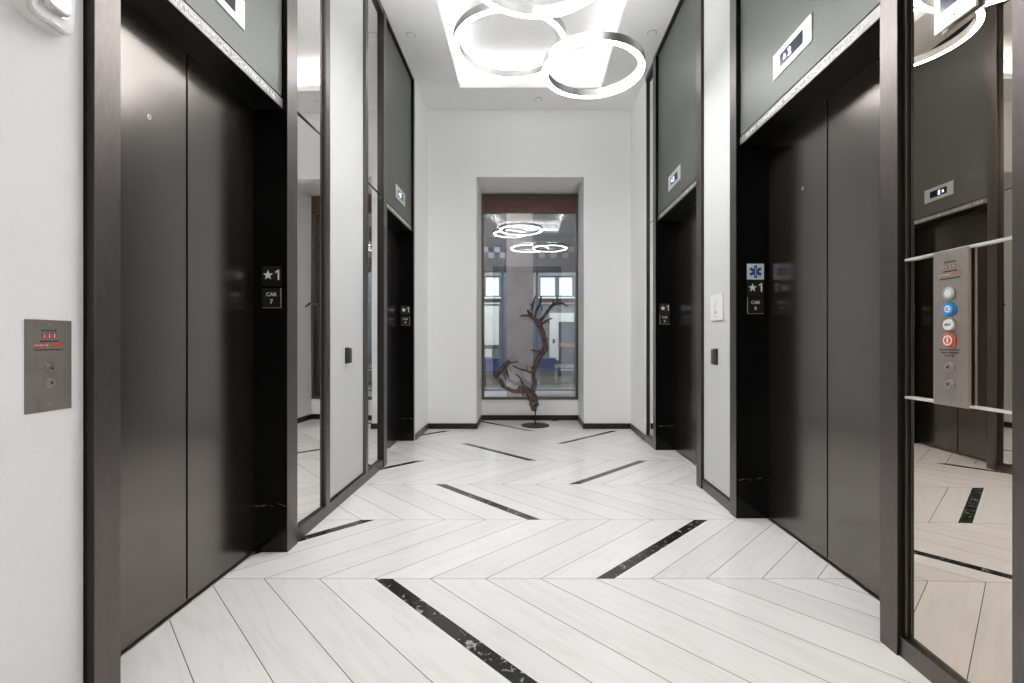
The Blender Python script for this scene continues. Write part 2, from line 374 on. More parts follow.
# ------------------------------------------------------------------ elevators
LT_TXT = 'ELEV. CONTROL ROOM LOCATED ON LL'
def elevator(side, y0, y1, fw0, fw1, label, keyhole, seam=None):
    s = side                                   # -1 left wall, +1 right wall
    T = LT if s < 0 else RT
    Hd = T + s*.028; D = T + s*(.186 if s < 0 else .214)
    on = on_left if s < 0 else on_right
    root = thing('elevator', (D, (y0+y1)/2, 0), label, 'elevator', None)
    for a, b in ((y0-fw0, y0), (y1, y1+fw1)):
        mb = MB().box((T, a, 0), (T+s*.0028, b, CEIL-.002))
        mb.build('side_trim', 'bronze', root)
        e_ = (a, a+.012) if a < y0 else (b-.012, b)
        MB().box((T+s*.0029, e_[0], 0), (T+s*.048, e_[1], CEIL-.002)).build('shaded_return', 'bronze_dark', root)  # darker metal paints in the dim reflection on the trim's camera-facing side
    for a, b in ((y0-fw0+.0125, y0-.0002), (y1+.0002, y1+fw1-.0125)):
        j = MB().box((T+s*.003, a, 0), (D+s*.05, b, CEIL-.003)).build('jamb', 'marble', root)
        j['label'] = 'black veined marble jamb'
    MB().box((Hd, y0+.006, 2.497), (Hd+s*.03, y1-.006, CEIL-.03)).build('header_panel', 'header', root)
    MB().box((Hd+s*.012, y0, 2.44), (Hd+s*.04, y1, CEIL-.002)).build('header_backing', 'black', root)
    MB().box((T+s*.002, y0, CEIL-.028), (Hd+s*.011, y1, CEIL-.002)).build('top_trim', 'bronze_dark', root)
    st = MB().box((Hd, y0, 2.441), (Hd+s*.012, y1, 2.489)).build('header_strip', 'strip', root)
    w = y1-y0
    fr = on((y0+y1)/2, 2.465, Hd)
    MB().text(fr, LT_TXT, 0, 0, .021, .0002, .0014, .004, width=w*.86).build('lettering', 'letter', st)
    MB().box((Hd+s*.0005, y0, 2.436), (D+s*.05, y1, 2.4405)).build('soffit', 'soffit', root)
    ym = seam or (y0+y1)/2
    for a, b in ((y0-.02, ym-.005), (ym+.005, y1+.02)):
        a2, b2 = max(a, y0+.001), min(b, y1-.001)
        d = MB().box((D, a2, .012), (D+s*.03, b2, 2.434)).build('door_panel', 'door', root, bevel=.002)
        if keyhole and a2 <= keyhole[0] <= b2:
            MB().annulus(on(keyhole[0], keyhole[1], D), 0, 0, .0045, .010, 0, .003, seg=20).build('keyhole', 'steel', d)
    MB().box((D+s*.03, y0, .012), (D+s*.034, y1, 2.434)).build('door_gap', 'black', root)
    MB().box((D-s*.012, y0, 0), (D+s*.05, y1, .004)).build('threshold', 'steel', root)
    return root, Hd, D

e7, H7, D7 = elevator(-1, 1.511, 2.564, .090, .111, 'nearer dark bronze elevator on the left-hand wall, marked car 7', (1.854, 2.05), 2.062)
e8, H8, D8 = elevator(-1, 4.386, 5.425, .092, .035, 'farther dark bronze elevator on the left-hand wall, beside the end wall', None)
e9, H9, D9 = elevator(1, 1.806, 3.052, .083, .092, 'nearer dark bronze elevator on the right-hand wall, marked car 9 with a medical star', (2.673, 2.033), 2.455)
e10, H10, D10 = elevator(1, 3.763, 4.960, .099, .100, 'farther dark bronze elevator on the right-hand wall, beyond the white panel', None)

# floor indicators above the doors
def indicator(side, yc, zc, digits, label):
    on = on_left if side < 0 else on_right
    X = (H7 if side < 0 else H9)
    fr = on(yc, zc, X)
    root = thing('floor_indicator', (X, yc, zc-.069), label, 'indicator', 'elevator floor indicators')
    MB().fbox(fr, -.178, .178, -.069, .069, .0005, .005).build('face_plate', 'plate_pale', root, bevel=.001)
    MB().fbox(fr, -.105, .105, -.034, .034, .0052, .0062).build('display', 'screen', root)
    MB().text(fr, digits, -.01, 0, .042, .0064, .0072, .03).build('digit', 'digit', root)
    MB().poly(fr, [(-.07,-.012), (-.045,-.012), (-.0575,.016)], .0064, .0072).build('arrow', 'digit', root)
    for u in (-.165, .165): MB().cyl(fr, u, 0, .0035, .005, .0058, 12).build('screw', 'bronze_dark', root)
indicator(-1, 2.037, 2.70, '4', 'floor indicator on the header of the elevator marked car 7')
indicator(-1, 4.95, 2.70, '2', 'floor indicator on the header of the far left-hand elevator')
indicator(1, 2.457, 2.695, '2', 'floor indicator on the header of the elevator with the medical star')
indicator(1, 4.41, 2.695, '3', 'floor indicator on the header of the far right-hand elevator')

# signs on the far jambs, facing the camera
def star(cx, cy, R, k=.42):
    return [(cx+(R if i % 2 == 0 else R*k)*math.sin(math.pi*i/5), cy+(R if i % 2 == 0 else R*k)*math.cos(math.pi*i/5)) for i in range(10)]
def floor_sign(x, y, z, label):
    fr = facing(x, y, z)
    r = thing('floor_sign', (x, y, z-.054), label, 'sign', 'floor 1 signs')
    MB().fbox(fr, -.054, .054, -.054, .054, .0005, .003).build('plate', 'sign_black', r)
    MB().poly(fr, star(-.019, .004, .029), .0032, .0046).build('star', 'letter', r)
    MB().poly(fr, [(.034,-.022), (.0425,-.022), (.0425,.034), (.0355,.034), (.021,.024), (.021,.015), (.034,.023)], .0032, .0046).build('numeral', 'letter', r)
def car_sign(x, y, z, num, edge, label):
    fr = facing(x, y, z)
    r = thing('car_sign', (x, y, z-.054), label, 'sign', 'elevator car signs')
    MB().fbox(fr, -.054, .054, -.054, .054, .0005, .003).build('plate', 'sign_black', r)
    MB().text(fr, 'CAR', 0, .020, .021, .0032, .0046, .008).build('lettering', 'letter', r)
    MB().text(fr, num, 0, -.020, .024, .0032, .0046, .015).build('numeral', 'letter', r)
    u0, u1 = (.050, .054) if edge > 0 else (-.054, -.050)
    MB().fbox(fr, u0, u1, -.054, .054, .0031, .005).fbox(fr, -.052, .052, -.055, -.0525, .0031, .005).build('edge_strip', 'edge_grey', r)
for x, y, num, nm in ((-1.401, 2.564, '7', 'marked car 7'),):
    floor_sign(x, y, 1.517, 'black star 1 floor sign above the car 7 sign')
    car_sign(x, y, 1.396, num, 1, 'small black sign reading CAR 7')
floor_sign(-1.412, 5.425, 1.517, 'black star 1 floor sign on the jamb of the far left-hand elevator')
car_sign(-1.412, 5.425, 1.396, '8', 1, 'small black car sign on the jamb of the far left-hand elevator')
floor_sign(1.492, 3.052, 1.504, 'black star 1 floor sign under the blue medical star')
car_sign(1.492, 3.052, 1.392, '9', -1, 'small black sign reading CAR 9')
floor_sign(1.462, 4.960, 1.504, 'black star 1 floor sign on the jamb of the far right-hand elevator')
car_sign(1.462, 4.960, 1.392, '6', -1, 'small black car sign on the jamb of the far right-hand elevator')
fr = facing(1.492, 3.052, 1.613)
r = thing('medical_sign', (1.492, 3.052, 1.561), 'pale square sign with a blue six-armed medical star on the right-hand elevator jamb', 'sign')
MB().fbox(fr, -.055, .055, -.0515, .0515, .0005, .003).build('plate', 'sign_white', r)
mb = MB()
for a in (0, 60, 120):
    c_, s_ = math.cos(math.radians(a)), math.sin(math.radians(a))
    mb.poly(fr, [(x*c_-y*s_, x*s_+y*c_) for x, y in ((-.0095,-.041), (.0095,-.041), (.0095,.041), (-.0095,.041))], .0031+a*2e-6, .0040+a*4e-6)
mb.build('star', 'blue', r)
mb = MB().fbox(fr, -.0016, .0016, -.030, .030, .0046, .0054)
pts = [fr.p(.006*math.sin(t*1.15), -.022+t*.0046, .005) for t in range(10)]
mb.tube(pts, .0013, 6); mb.build('staff', 'sign_white', r)

# ------------------------------------------------------------------ mirrors and panels
def tilted(y0, y1, z0, z1, x, deg, side, th=.006):
    t = math.tan(math.radians(deg)); yc = (y0+y1)/2
    def X(y): return x + (y-yc)*t
    vs = []
    for y in (y0, y1):
        for z in (z0, z1):
            vs += [(X(y), y, z), (X(y)+side*th, y, z)]
    return MB().add(vs, [(0,2,6,4), (1,5,7,3), (0,1,3,2), (4,6,7,5), (0,4,5,1), (2,3,7,6)])
def wall_mirror(side, y0, y1, x, deg, seams, label, mat, edge=.003, ztop=CEIL-.05, zbot=.075):
    r = thing('wall_mirror', (x, (y0+y1)/2, zbot), label, 'mirror')
    zs = [zbot] + seams + [ztop]
    for a, b in zip(zs[:-1], zs[1:]):
        tilted(y0+edge, y1-edge, a+(.004 if a != zbot else 0), b-(.004 if b != ztop else 0), x, deg, side).build('mirror_pane', mat, r)
    return r
mL1 = wall_mirror(-1, 2.677, 3.064, -1.345, 1.6, [2.50], 'narrow mirror between the car 7 elevator and the white panel on the left', 'mirror')
mL2 = wall_mirror(-1, 3.882, 4.292, -1.345, -.35, [2.50], 'narrow mirror between the left-hand white panel and the far left-hand elevator', 'mirror')
mR1 = wall_mirror(1, 1.304, 1.721, 1.392, 1.15, [.955, 1.455], 'large mirror beside the camera carrying the tall call button panel', 'mirror_warm')
mR2 = wall_mirror(1, 5.062, 5.393, 1.400, 0, [2.50], 'narrow mirror beyond the far right-hand elevator', 'mirror')
for root, side, y0, y1, x in ((mL1, -1, 2.677, 3.064, -1.345), (mL2, -1, 3.882, 4.292, -1.345)):
    MB().box((x+.007, y0+.012, 2.497), (x-.004, y1-.012, 2.503)).build('seam_strip', 'bronze_dark', root)
    MB().box((-1.364, y1-.003, .075), (LT-.018, y1, CEIL-.052)).box((-1.364, y0, .075), (LT-.012, y0+.008, CEIL-.052)).build('mirror_edge', 'bronze_dark', root)
for z in (.955, 1.455): MB().box((1.3795, 1.3145, z-.004), (1.405, 1.7064, z+.004)).build('channel_strip', 'channel', mR1)
MB().box((1.386, 1.711, .076), (1.413, 1.7215, CEIL-.06)).build('mirror_edge', 'bronze_dark', mR1)
MB().box((1.3845, 1.7065, .076), (1.388, 1.7108, CEIL-.06)).build('mirror_bead', 'bronze', mR1)
MB().box((RT, 1.235, 0), (1.413, 1.314, CEIL-.01)).build('side_trim', 'bronze', mR1)
MB().box((1.380, 5.393, .075), (1.43, 5.402, CEIL-.06)).box((1.372, 5.06, CEIL-.06), (1.43, 5.40, CEIL-.01)).build('mirror_edge', 'bronze_dark', mR2)
MB().box((1.366, 5.062, 0), (1.42, 5.402, B)).build('base_rail', 'bronze', mR2)
MB().box((1.398, 5.063, 2.497), (1.405, 5.392, 2.503)).build('seam_strip', 'bronze_dark', mR2)

def fabric_panel(side, y0, y1, xp, T, f0, f1, label):
    r = thing('wall_panel', (xp, (y0+y1)/2, B), label, 'panel')
    MB().box((xp, y0+.001, B+.012), (xp+side*.012, y1-.001, CEIL-.052)).build('fabric', 'panel', r)
    MB().box((xp-side*.004, y0, B+.001), (xp+side*.015, y1, B+.011)).build('inner_edge', 'bronze_dark', r)
    fm = MB()
    if f0: fm.box((T, y0-f0, B+.001), (T+side*.045, y0, CEIL-.052))
    if f1: fm.box((T, y1, B+.001), (T+side*.045, y1+f1, CEIL-.052))
    if fm.v: fm.build('side_trim', 'bronze', r)
    return r
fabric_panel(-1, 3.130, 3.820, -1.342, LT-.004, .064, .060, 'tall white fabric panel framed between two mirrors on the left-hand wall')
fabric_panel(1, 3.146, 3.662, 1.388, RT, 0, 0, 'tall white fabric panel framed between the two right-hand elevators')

# ------------------------------------------------------------------ wall fittings
def button(fr, v, r, mat, parent, kind, ring=None):
    o = MB().cyl(fr, 0, v, r, .002, .010, 28, r*.94).build('button', mat, parent)
    mb = MB()
    if kind == 'up': mb.poly(fr, [(-r*.4, v-r*.3), (r*.4, v-r*.3), (0, v+r*.45)], .0101, .0108)
    elif kind == 'down': mb.poly(fr, [(-r*.4, v+r*.3), (r*.4, v+r*.3), (0, v-r*.45)], .0101, .0108)
    elif kind == 'ring': mb.annulus(fr, 0, v, r*.72, r*.78, .0101, .0106, 24)
    elif kind == 'phone': mb.annulus(fr, 0, v, r*.35, r*.55, .0101, .0108, 24).fbox(fr, -r*.1, r*.5, v-.002, v+.002, .0101, .0108)
    elif kind == 'alarm': mb.annulus(fr, 0, v, r*.62, r*.8, .0101, .0106, 24).fbox(fr, -r*.12, r*.12, v-r*.4, v+r*.45, .0101, .0108)
    else: mb.text(fr, kind, 0, v, r*.42, .0101, .0108, .0, width=r*1.2)
    mb.build('symbol', 'letter' if mat in ('btn_blue', 'btn_red') else 'ink', o)
    MB().annulus(fr, 0, v, r, r*1.16, .0019, .006, 28).build('bezel', ring or 'steel', o)
def fire_graphics(fr, v, parent, red):
    MB().text(fr, 'IN CASE OF FIRE', 0, v, .0042, .0020, .0026, .01).text(fr, 'ELEVATORS ARE OUT OF SERVICE', 0, v-.030, .0042, .0020, .0026, .01, width=.050).text(fr, 'USE STAIRS UNLESS OTHERWISE INSTRUCTED', 0, v-.0535, .0036, .0020, .0026, .01, width=.074).build('printed_text', 'ink', parent)
    mb = MB()
    for u in (-.014, 0, .014): mb.poly(fr, [(u-.0055, v-.021), (u+.0055, v-.021), (u+.0065, v-.013), (u+.002, v-.0065), (u, v-.011), (u-.003, v-.0075), (u-.0065, v-.014)], .0020, .0026)
    mb.fbox(fr, -.038, -.006, v-.0465, v-.0355, .0020, .0026).fbox(fr, .010, .038, v-.0445, v-.0345, .0020, .0026)
    mb.build('red_graphic', 'red' if red else 'ink_red', parent)
    mb = MB()
    for u in (-.014, 0, .014): mb.cyl(fr, u, v-.0115, .0013, .0027, .0031, 10).fbox(fr, u-.0012, u+.0012, v-.019, v-.0135, .0027, .0031)
    mb.text(fr, 'DO NOT USE', -.022, v-.041, .0045, .0027, .0031, .01)
    mb.build('white_graphic', 'letter', parent)
M['ink_red'] = pbr('faded_red_ink', (.42,.22,.17), .5, noise=.05)

r = thing('call_panel', (-1.345, 1.318, .963), 'taupe steel call button plate with red fire graphics on the near white wall', 'call panel')
fr = on_left(1.313, 1.091, -1.345)
MB().fbox(fr, -.064, .064, -.128, .128, .0003, .002).build('face_plate', 'plate_steel', r)
for v in (.115, -.108): MB().cyl(fr, 0, v, .0032, .002, .0032, 14).build('screw', 'steel', r)
fire_graphics(fr, .098, r, True)
button(fr, -.007, .0120, 'steel', r, 'up'); button(fr, -.049, .0120, 'steel', r, 'down')

r = thing('call_panel', (1.388, 1.5195, .949), 'tall taupe steel call panel with white, blue and red round buttons on the mirror', 'call panel')
fr = on_right(1.5195, 1.2025, 1.386)
MB().fbox(fr, -.0635, .0635, -.2545, .2545, .0003, .009).build('face_plate', 'plate_warm', r, bevel=.001)
f2 = Fr(fr.p(0, 0, .008), fr.u, fr.v, fr.n)
for v in (.238, -.238): MB().cyl(f2, 0, v, .0032, .0015, .0032, 14).build('screw', 'steel', r)
fire_graphics(f2, .215, r, False)
for v, rr, mat, k in ((.1135, .019, 'btn_white', 'ring'), (.0615, .0205, 'btn_blue', 'phone'), (.0105, .019, 'btn_white', 'HELP'), (-.0405, .0205, 'btn_red', 'alarm'), (-.127, .0145, 'steel', 'up'), (-.184, .0145, 'steel', 'down')):
    button(f2, v, rr, mat, r, k, {'btn_blue': 'btn_blue', 'btn_red': 'btn_red'}.get(mat))
mb = MB()
for i, t in enumerate(('PRESS AND HOLD FOR TWO WAY', 'EMERGENCY COMMUNICATION', 'WITH SECURITY')): mb.text(f2, t, 0, -.071-.010*i, .0040, .0020, .0026, .0, width=(.076, .064, .036)[i])
mb.build('printed_text', 'ink', r)

r = thing('hall_indicator', (1.388, 1.504, 2.19), 'pale indicator plate with a dark display high on the large mirror near the camera', 'indicator')
fr = on_right(1.504, 2.345, 1.384)
MB().fbox(fr, -.074, .074, -.155, .155, .0003, .008).build('face_plate', 'plate_pale', r, bevel=.001)
MB().fbox(fr, -.050, .050, -.095, .110, .0082, .0092).build('display', 'screen', r)
for v in (-.133, .133): MB().cyl(fr, 0, v, .0032, .008, .0092, 14).build('screw', 'bronze_dark', r)

# fire strobe on the near left wall
def rrect(w, h, rad, seg=6):
    pts = []
    for cx, cy, a0 in ((w/2-rad, h/2-rad, 0), (-w/2+rad, h/2-rad, 90), (-w/2+rad, -h/2+rad, 180), (w/2-rad, -h/2+rad, 270)):
        for i in range(seg+1):
            a = math.radians(a0+90*i/seg); pts.append((cx+rad*math.cos(a), cy+rad*math.sin(a)))
    return pts
r = thing('fire_strobe', (-1.345, 1.292, 2.025), 'white fire alarm strobe with a clear lens high on the near white wall', 'alarm')
fr = on_left(1.285, 2.110, -1.345)
MB().poly(fr, rrect(.130, .170, .030), .0003, .030).build('back_box', 'white_plastic', r, bevel=.003)
MB().poly(fr, rrect(.122, .160, .026), .031, .044).build('cover', 'white_plastic', r, bevel=.004)
MB().poly(fr, rrect(.062, .088, .014), .0445, .062).build('lens', 'lens', r, bevel=.005)
MB().poly(fr, rrect(.072, .098, .016), .0440, .0475).build('lens_surround', 'chrome', r, bevel=.001)
MB().fbox(fr, -.012, .012, -.074, -.068, .0442, .0450).build('latch', 'edge_grey', r)

def card_reader(side, y, z, X, label):
    on = on_left if side < 0 else on_right
    fr = on(y, z, X)
    r = thing('card_reader', (X, y, z-.06), label, 'card reader', 'black card readers')
    MB().fbox(fr, -.026, .026, -.060, .060, .0003, .010).build('back_plate', 'bronze_dark', r)
    MB().poly(fr, rrect(.046, .112, .010), .0104, .034).build('housing', 'reader', r, bevel=.003)
    MB().cyl(fr, 0, .043, .003, .0342, .0348, 12).build('indicator_lamp', 'edge_grey', r)
card_reader(-1, 3.47, 1.052, -1.342, 'black card reader on the white panel between the two left-hand mirrors')
card_reader(1, 3.42, 1.045, 1.388, 'black card reader on the white panel below the notice plate')
r = thing('notice_plate', (1.388, 3.395, 1.31), 'thin white notice plate above the black card reader', 'sign')
fr = on_right(3.395, 1.405, 1.388)
MB().fbox(fr, -.108, .108, -.095, .095, .0003, .012).build('face_plate', 'white_plastic', r, bevel=.001)
mb = MB().annulus(fr, -.01, .035, .010, .014, .0122, .0128, 20).fbox(fr, -.022, -.016, -.03, .02, .0122, .0128)
for i in range(5): mb.fbox(fr, -.04+.012*i, -.034+.012*i, -.045-.004*(i % 2), -.03+.006*(i % 3), .0122, .0128)
mb.fbox(fr, -.035, .035, -.068, -.064, .0122, .0128)
mb.build('printed_mark', 'edge_grey', r)

# concealed sprinkler caps
for x, y, n in ((-1.158, 4.66, 'left-hand'), (1.24, 4.63, 'right-hand'), (.145, 5.90, 'middle')):
    fr = Fr((x, y, CEIL), (1,0,0), (0,1,0), (0,0,-1))
    t = thing('ceiling_sprinkler', (x, y, CEIL-.006), {'left-hand': 'flat white sprinkler cap on the ceiling beside the far left-hand elevator header', 'right-hand': 'flat white sprinkler cap on the ceiling beside the far right-hand elevator header', 'middle': 'flat white sprinkler cap between the recess and the end wall'}[n], 'sprinkler')
    MB().cyl(fr, 0, 0, .040, .0025, .006, 32).build('cap', 'ceiling', t)
    MB().annulus(fr, 0, 0, .040, .047, .0003, .003, 32).build('rim', 'edge_grey', t)

# air slots at the near end of the recess
for x0, x1, n in ((-.58, -.18, 'left'), (.27, .70, 'right')):
    t = thing('air_diffuser', ((x0+x1)/2, .95, CT-.008), ('long slotted air diffuser in the lit recess on the side of the car 7 elevator' if n == 'left' else 'slotted air grille in the lit recess on the side of the medical star sign'), 'vent')
    MB().box((x0, .88, CT-.008), (x1, .892, CT)).box((x0, 1.01, CT-.008), (x1, 1.022, CT)).box((x0, .892, CT-.008), (x0+.012, 1.01, CT)).box((x1-.012, .892, CT-.008), (x1, 1.01, CT)).build('frame', 'white_plastic', t)
    mb = MB()
    for i in range(4): mb.box((x0+.012, .905+.026*i, CT-.007), (x1-.012, .915+.026*i, CT-.001))
    mb.build('slat', 'edge_grey', t)

# ------------------------------------------------------------------ ring lights
def ring_light(x, y, h, R, label):
    z = CH + h
    t = thing('ring_pendant', (x, y, z), label, 'pendant light', 'ring pendant lights')
    fr = Fr((x, y, z), (1,0,0), (0,1,0), (0,0,1))
    W = .047
    mb = MB().annulus(fr, 0, 0, R-.0035, R, 0, .055).annulus(fr, 0, 0, R-W, R-W+.0035, 0, .055).annulus(fr, 0, 0, R-W, R, .055, .058)
    o = mb.build('ring', 'ringmetal', t)
    MB().annulus(fr, 0, 0, R-W+.0037, R-.0037, .001, .020).build('diffuser', 'ringlight', t)
    MB().annulus(fr, 0, 0, R-W+.010, R-.010, .0585, .061).build('added_uplight', 'ringfill', t)  # glowing top added to the ring to lift the ceiling brightness
    zt = CT-.001
    for a in (30, 150, 270):
        px, py = x+(R-W/2)*math.cos(math.radians(a)), y+(R-W/2)*math.sin(math.radians(a))
        cz = CEIL-.001 if not (CX0-.0 < px < CX1 and CY0 < py < CY1) else zt
        MB().tube([(px, py, z+.058), (px, py, cz)], .0008, 6).build('cable', 'cable', t)
    
ring_light(.063, 2.72, 2.19, .459, 'large ring light cropped by the top of the picture, nearest of those in view')
ring_light(-.13, 3.78, 2.37, .463, 'large ring light hung high, farthest from the camera')
ring_light(.497, 3.53, 2.03, .385, 'smaller ring light hung lowest, toward the right-hand wall')
ring_light(-.41, 2.35, 2.62, .41, 'ring light seen only reflected in the end window, hung highest')

# ------------------------------------------------------------------ window
wz0, wz1 = .300, 3.313
f = MB().box((NX0+.002,NB,wz0), (NX0+.034,NB+.09,wz1)).box((NX1-.034,NB,wz0), (NX1-.002,NB+.09,wz1))
f.box((NX0+.034,NB,wz1-.04), (NX1-.034,NB+.09,wz1)).box((NX0+.034,NB,wz0), (NX1-.034,NB+.09,wz0+.035))
w1 = struct(f, 'window_1', 'frame', label='tall fixed window in dark frame at the end of the corridor', cat='window')
MB().box((NX0+.034,NB+.045,wz0+.035), (NX1-.034,NB+.051,wz1-.04)).build('window_glass', 'glass', w1)
MB().box((NX0+.034,NB+.004,3.045), (NX1-.034,NB+.044,wz1-.04)).build('wooden_header', 'wood', w1)
MB().box((NX0+.001,NB-.02,.2965), (NX1-.001,NB+.14,.2998)).build('window_sill', 'white_plastic', w1)

# ------------------------------------------------------------------ branch sculpture
TY = 6.40
def P(px, py, dy=0.):
    y = TY + dy
    return Vector(((px-VX)*y/F, y, CH-(py-VY)*y/F))
def S(px): return px*TY/F
r = thing('branch_sculpture', (P(535.3, 425)[0], TY, 0), 'twisted brown driftwood branch on a thin black stand in front of the end window', 'sculpture')
dfr = Fr((P(535.3, 425)[0], TY, 0), (1,0,0), (0,1,0), (0,0,1))
MB().cyl(dfr, 0, 0, .192, 0, .009, 64).build('base_plate', 'stand', r)
MB().tube([P(535.3, 424.5), P(535.2, 402)], .009, 10).build('rod', 'stand', r)
def densify(pts, rad, n=5):
    out, ro = [], []
    for i in range(len(pts)-1):
        p0 = pts[max(i-1, 0)]; p1 = pts[i]; p2 = pts[i+1]; p3 = pts[min(i+2, len(pts)-1)]
        for k in range(n):
            t = k/n
            q = .5*((2*p1)+(p2-p0)*t+(2*p0-5*p1+4*p2-p3)*t*t+(3*p1-p0-3*p2+p3)*t**3)
            out.append(q + Vector([random.uniform(-1, 1)*.0035 for _ in range(3)]))
            ro.append((rad[i]*(1-t)+rad[i+1]*t)*random.uniform(.86, 1.16))
    out.append(pts[-1]); ro.append(rad[-1])
    return out, ro
tree = MB()
def br(pts, rads, dy=None):
    dy = dy or [0]*len(pts)
    pp, rr = densify([P(a, b, d) for (a, b), d in zip(pts, dy)], [S(x)*1.3 for x in rads])
    tree.tube(pp, rr, 12, .14)
br([(533.4,411), (533.8,404), (532,398), (528.5,392), (523,388.5), (518,388)], [1.8,3.4,3.3,3.1,2.6,1.5], [0,0,0,-.02,-.03,-.04])
br([(535.2,408), (535.0,400), (532.5,394.5), (530,391)], [1.6,2.0,2.6,2.0], [.02,.02,.02,.01])
br([(529,391.5), (521,391), (512.8,390.8), (505,387.5), (500.3,381), (497.2,375), (500.2,370), (505.5,365), (509.2,360)], [1.9,1.7,1.6,1.6,1.9,1.8,1.8,1.9,.7], [0,-.04,-.08,-.12,-.14,-.14,-.12,-.10,-.08])
br([(500,372), (496.6,376.5), (494.6,379)], [1.3,1.2,.5], [-.12,-.14,-.15])
br([(505.5,367), (507,373), (508.6,378)], [1.2,.9,.4], [-.10,-.10,-.10])
br([(507.5,363), (512,362.4), (517.8,361.5)], [1.1,.7,.5], [-.1,-.12,-.13])
br([(531.5,393.5), (534.6,384), (533.2,376), (534.2,370), (537,363.5), (541,355), (545.2,348.5), (544.8,340), (542.5,331.8), (538.6,322.5), (532.5,317), (527.2,310)], [2.2,1.9,1.6,1.9,1.9,1.9,2.1,1.8,1.7,1.8,1.5,.7], [0,.02,.04,.05,.06,.07,.08,.07,.06,.05,.04,.03])
br([(533,317.5), (527,315.6), (520,316.4)], [1.3,1.0,.7], [.04,0,-.03])
br([(531.5,315.5), (531.6,309), (533,303), (536,295.8)], [1.2,1.0,.9,.5], [.04,.06,.08,.10])
br([(531.8,306), (529.6,303.5)], [.6,.3], [.07,.07])
br([(534,318), (536.5,310.5), (540.3,303), (541,296)], [1.1,.9,1.1,.6], [.04,.02,0,-.02])
br([(538.8,322), (546,314), (551.5,306.3), (557,303), (562.4,303), (567.2,306.6)], [1.5,1.3,1.0,1.1,.8,.5], [.05,0,-.04,-.07,-.08,-.09])
br([(557,303.2), (557.2,295)], [.8,.5], [-.07,-.07])
br([(553.5,304.5), (552.5,299.8)], [.8,.4], [-.05,-.05])
br([(540.6,324.5), (547.5,320.3), (552.3,318)], [1.1,.9,.4], [.05,.0,-.03])
br([(546.5,314.5), (547.2,309)], [.6,.35], [0,0])
br([(548.2,320.2), (549.5,323.6)], [.6,.4], [0,0])
br([(544.8,342), (547.9,338)], [.8,.4], [.07,.05])
br([(544.8,352), (537.5,352), (531,349.8)], [1.2,.9,.5], [.08,.02,-.02])
br([(541.7,311), (541.6,306)], [.5,.4], [.0,.0])
br([(534.3,374), (527,371), (519,368.6), (512.8,365.7)], [1.1,.8,.65,.4], [.04,-.02,-.05,-.08])
br([(527.3,371.5), (526.6,366.8)], [.6,.35], [-.02,-.03])
br([(526.5,389.5), (523,384), (519.8,377.6), (515.6,374)], [1.0,.7,.6,.4], [-.02,-.04,-.05,-.06])
br([(532.8,371), (531.6,366.5)], [1.0,.5], [.05,.05])
br([(525,390), (522.5,393.5), (525,396.5)], [1.4,1.0,.4], [-.03,-.05,-.06])
o = tree.build('branch', 'bark', r, smooth=True)

# ------------------------------------------------------------------ the room beyond the window
FW = 13.5
def fx(px, y=FW): return (px-VX)*y/F
def fz(py, y=FW): return CH-(py-VY)*y/F
struct(MB().box((-3.2,7.01,-.1), (3.2,11.5,0)), 'far_room_floor', 'pale_floor', label='pale floor of the room beyond the window', cat='floor')
struct(MB().box((-3.2,11.5,-.1), (3.2,FW+.3,-.001)), 'far_room_carpet', 'dark_floor', label='dark floor at the back of the room beyond the window', cat='floor')
fw = MB()
holes = [(fx(484.5), fx(500), fz(297), fz(276)), (fx(539.5), fx(573.5), fz(297), fz(276))]
xs = [-3.2, fx(484.5), fx(500), fx(539.5), fx(573.5), 3.2]
fw.box((-3.2,FW,0), (3.2,FW+.15,fz(297))).box((-3.2,FW,fz(276)), (3.2,FW+.15,5.0))
for a, b in ((-3.2, fx(484.5)), (fx(500), fx(539.5)), (fx(573.5), 3.2)): fw.box((a,FW,fz(297)), (b,FW+.15,fz(276)))
struct(fw, 'far_room_wall', 'far_wall', label='grey wall at the back of the room beyond the window', cat='wall')
struct(MB().box((-3.3,7.01,0), (-3.2,FW,5)).box((3.2,7.01,0), (3.3,FW,5)), 'far_room_side_wall', 'far_wall', label='grey side walls of the room beyond the window', cat='wall')
struct(MB().box((-3.3,7.01,4.6), (3.3,FW+.1,4.7)), 'far_room_ceiling', 'far_wall', label='grey ceiling of the room beyond the window', cat='ceiling')
for i, (a, b, z0, z1) in enumerate(holes):
    m_ = MB().box((a,FW+.02,z0), (b,FW+.1,z0+.04)).box((a,FW+.02,z1-.03), (b,FW+.1,z1)).box((a,FW+.02,z0), (a+.03,FW+.1,z1)).box((b-.03,FW+.02,z0), (b,FW+.1,z1))
    if i: m_.box(((a+b)/2-.04,FW+.02,z0), ((a+b)/2+.08,FW+.1,z1))
    w_ = struct(m_, 'window_%d' % (i+2), 'slate', label='bright %s window high on the far wall beyond the glass' % ('narrow' if i == 0 else 'wide double'), cat='window')
    MB().box((a+.03,FW+.105,z0+.04), (b-.03,FW+.115,z1-.03)).build('window_glass', 'day', w_)
    MB().box((a-.03,FW-.10,z0-.05), (b+.03,FW-.001,z0-.005)).build('window_sill', 'far_pale', w_)
    MB().box((a-.03,FW-.03,z0-.20), (b+.03,FW-.001,z0-.165)).build('lower_rail', 'frost_pink' if i else 'far_pale', w_)
struct(MB().box((fx(484.5),FW-.05,fz(345)), (fx(499),FW-.001,fz(306))).box((fx(485),FW-.05,fz(357)), (fx(492),FW-.001,fz(349))), 'trim_3', 'far_pale', label='pale wall panel under the narrow far window', cat='trim')
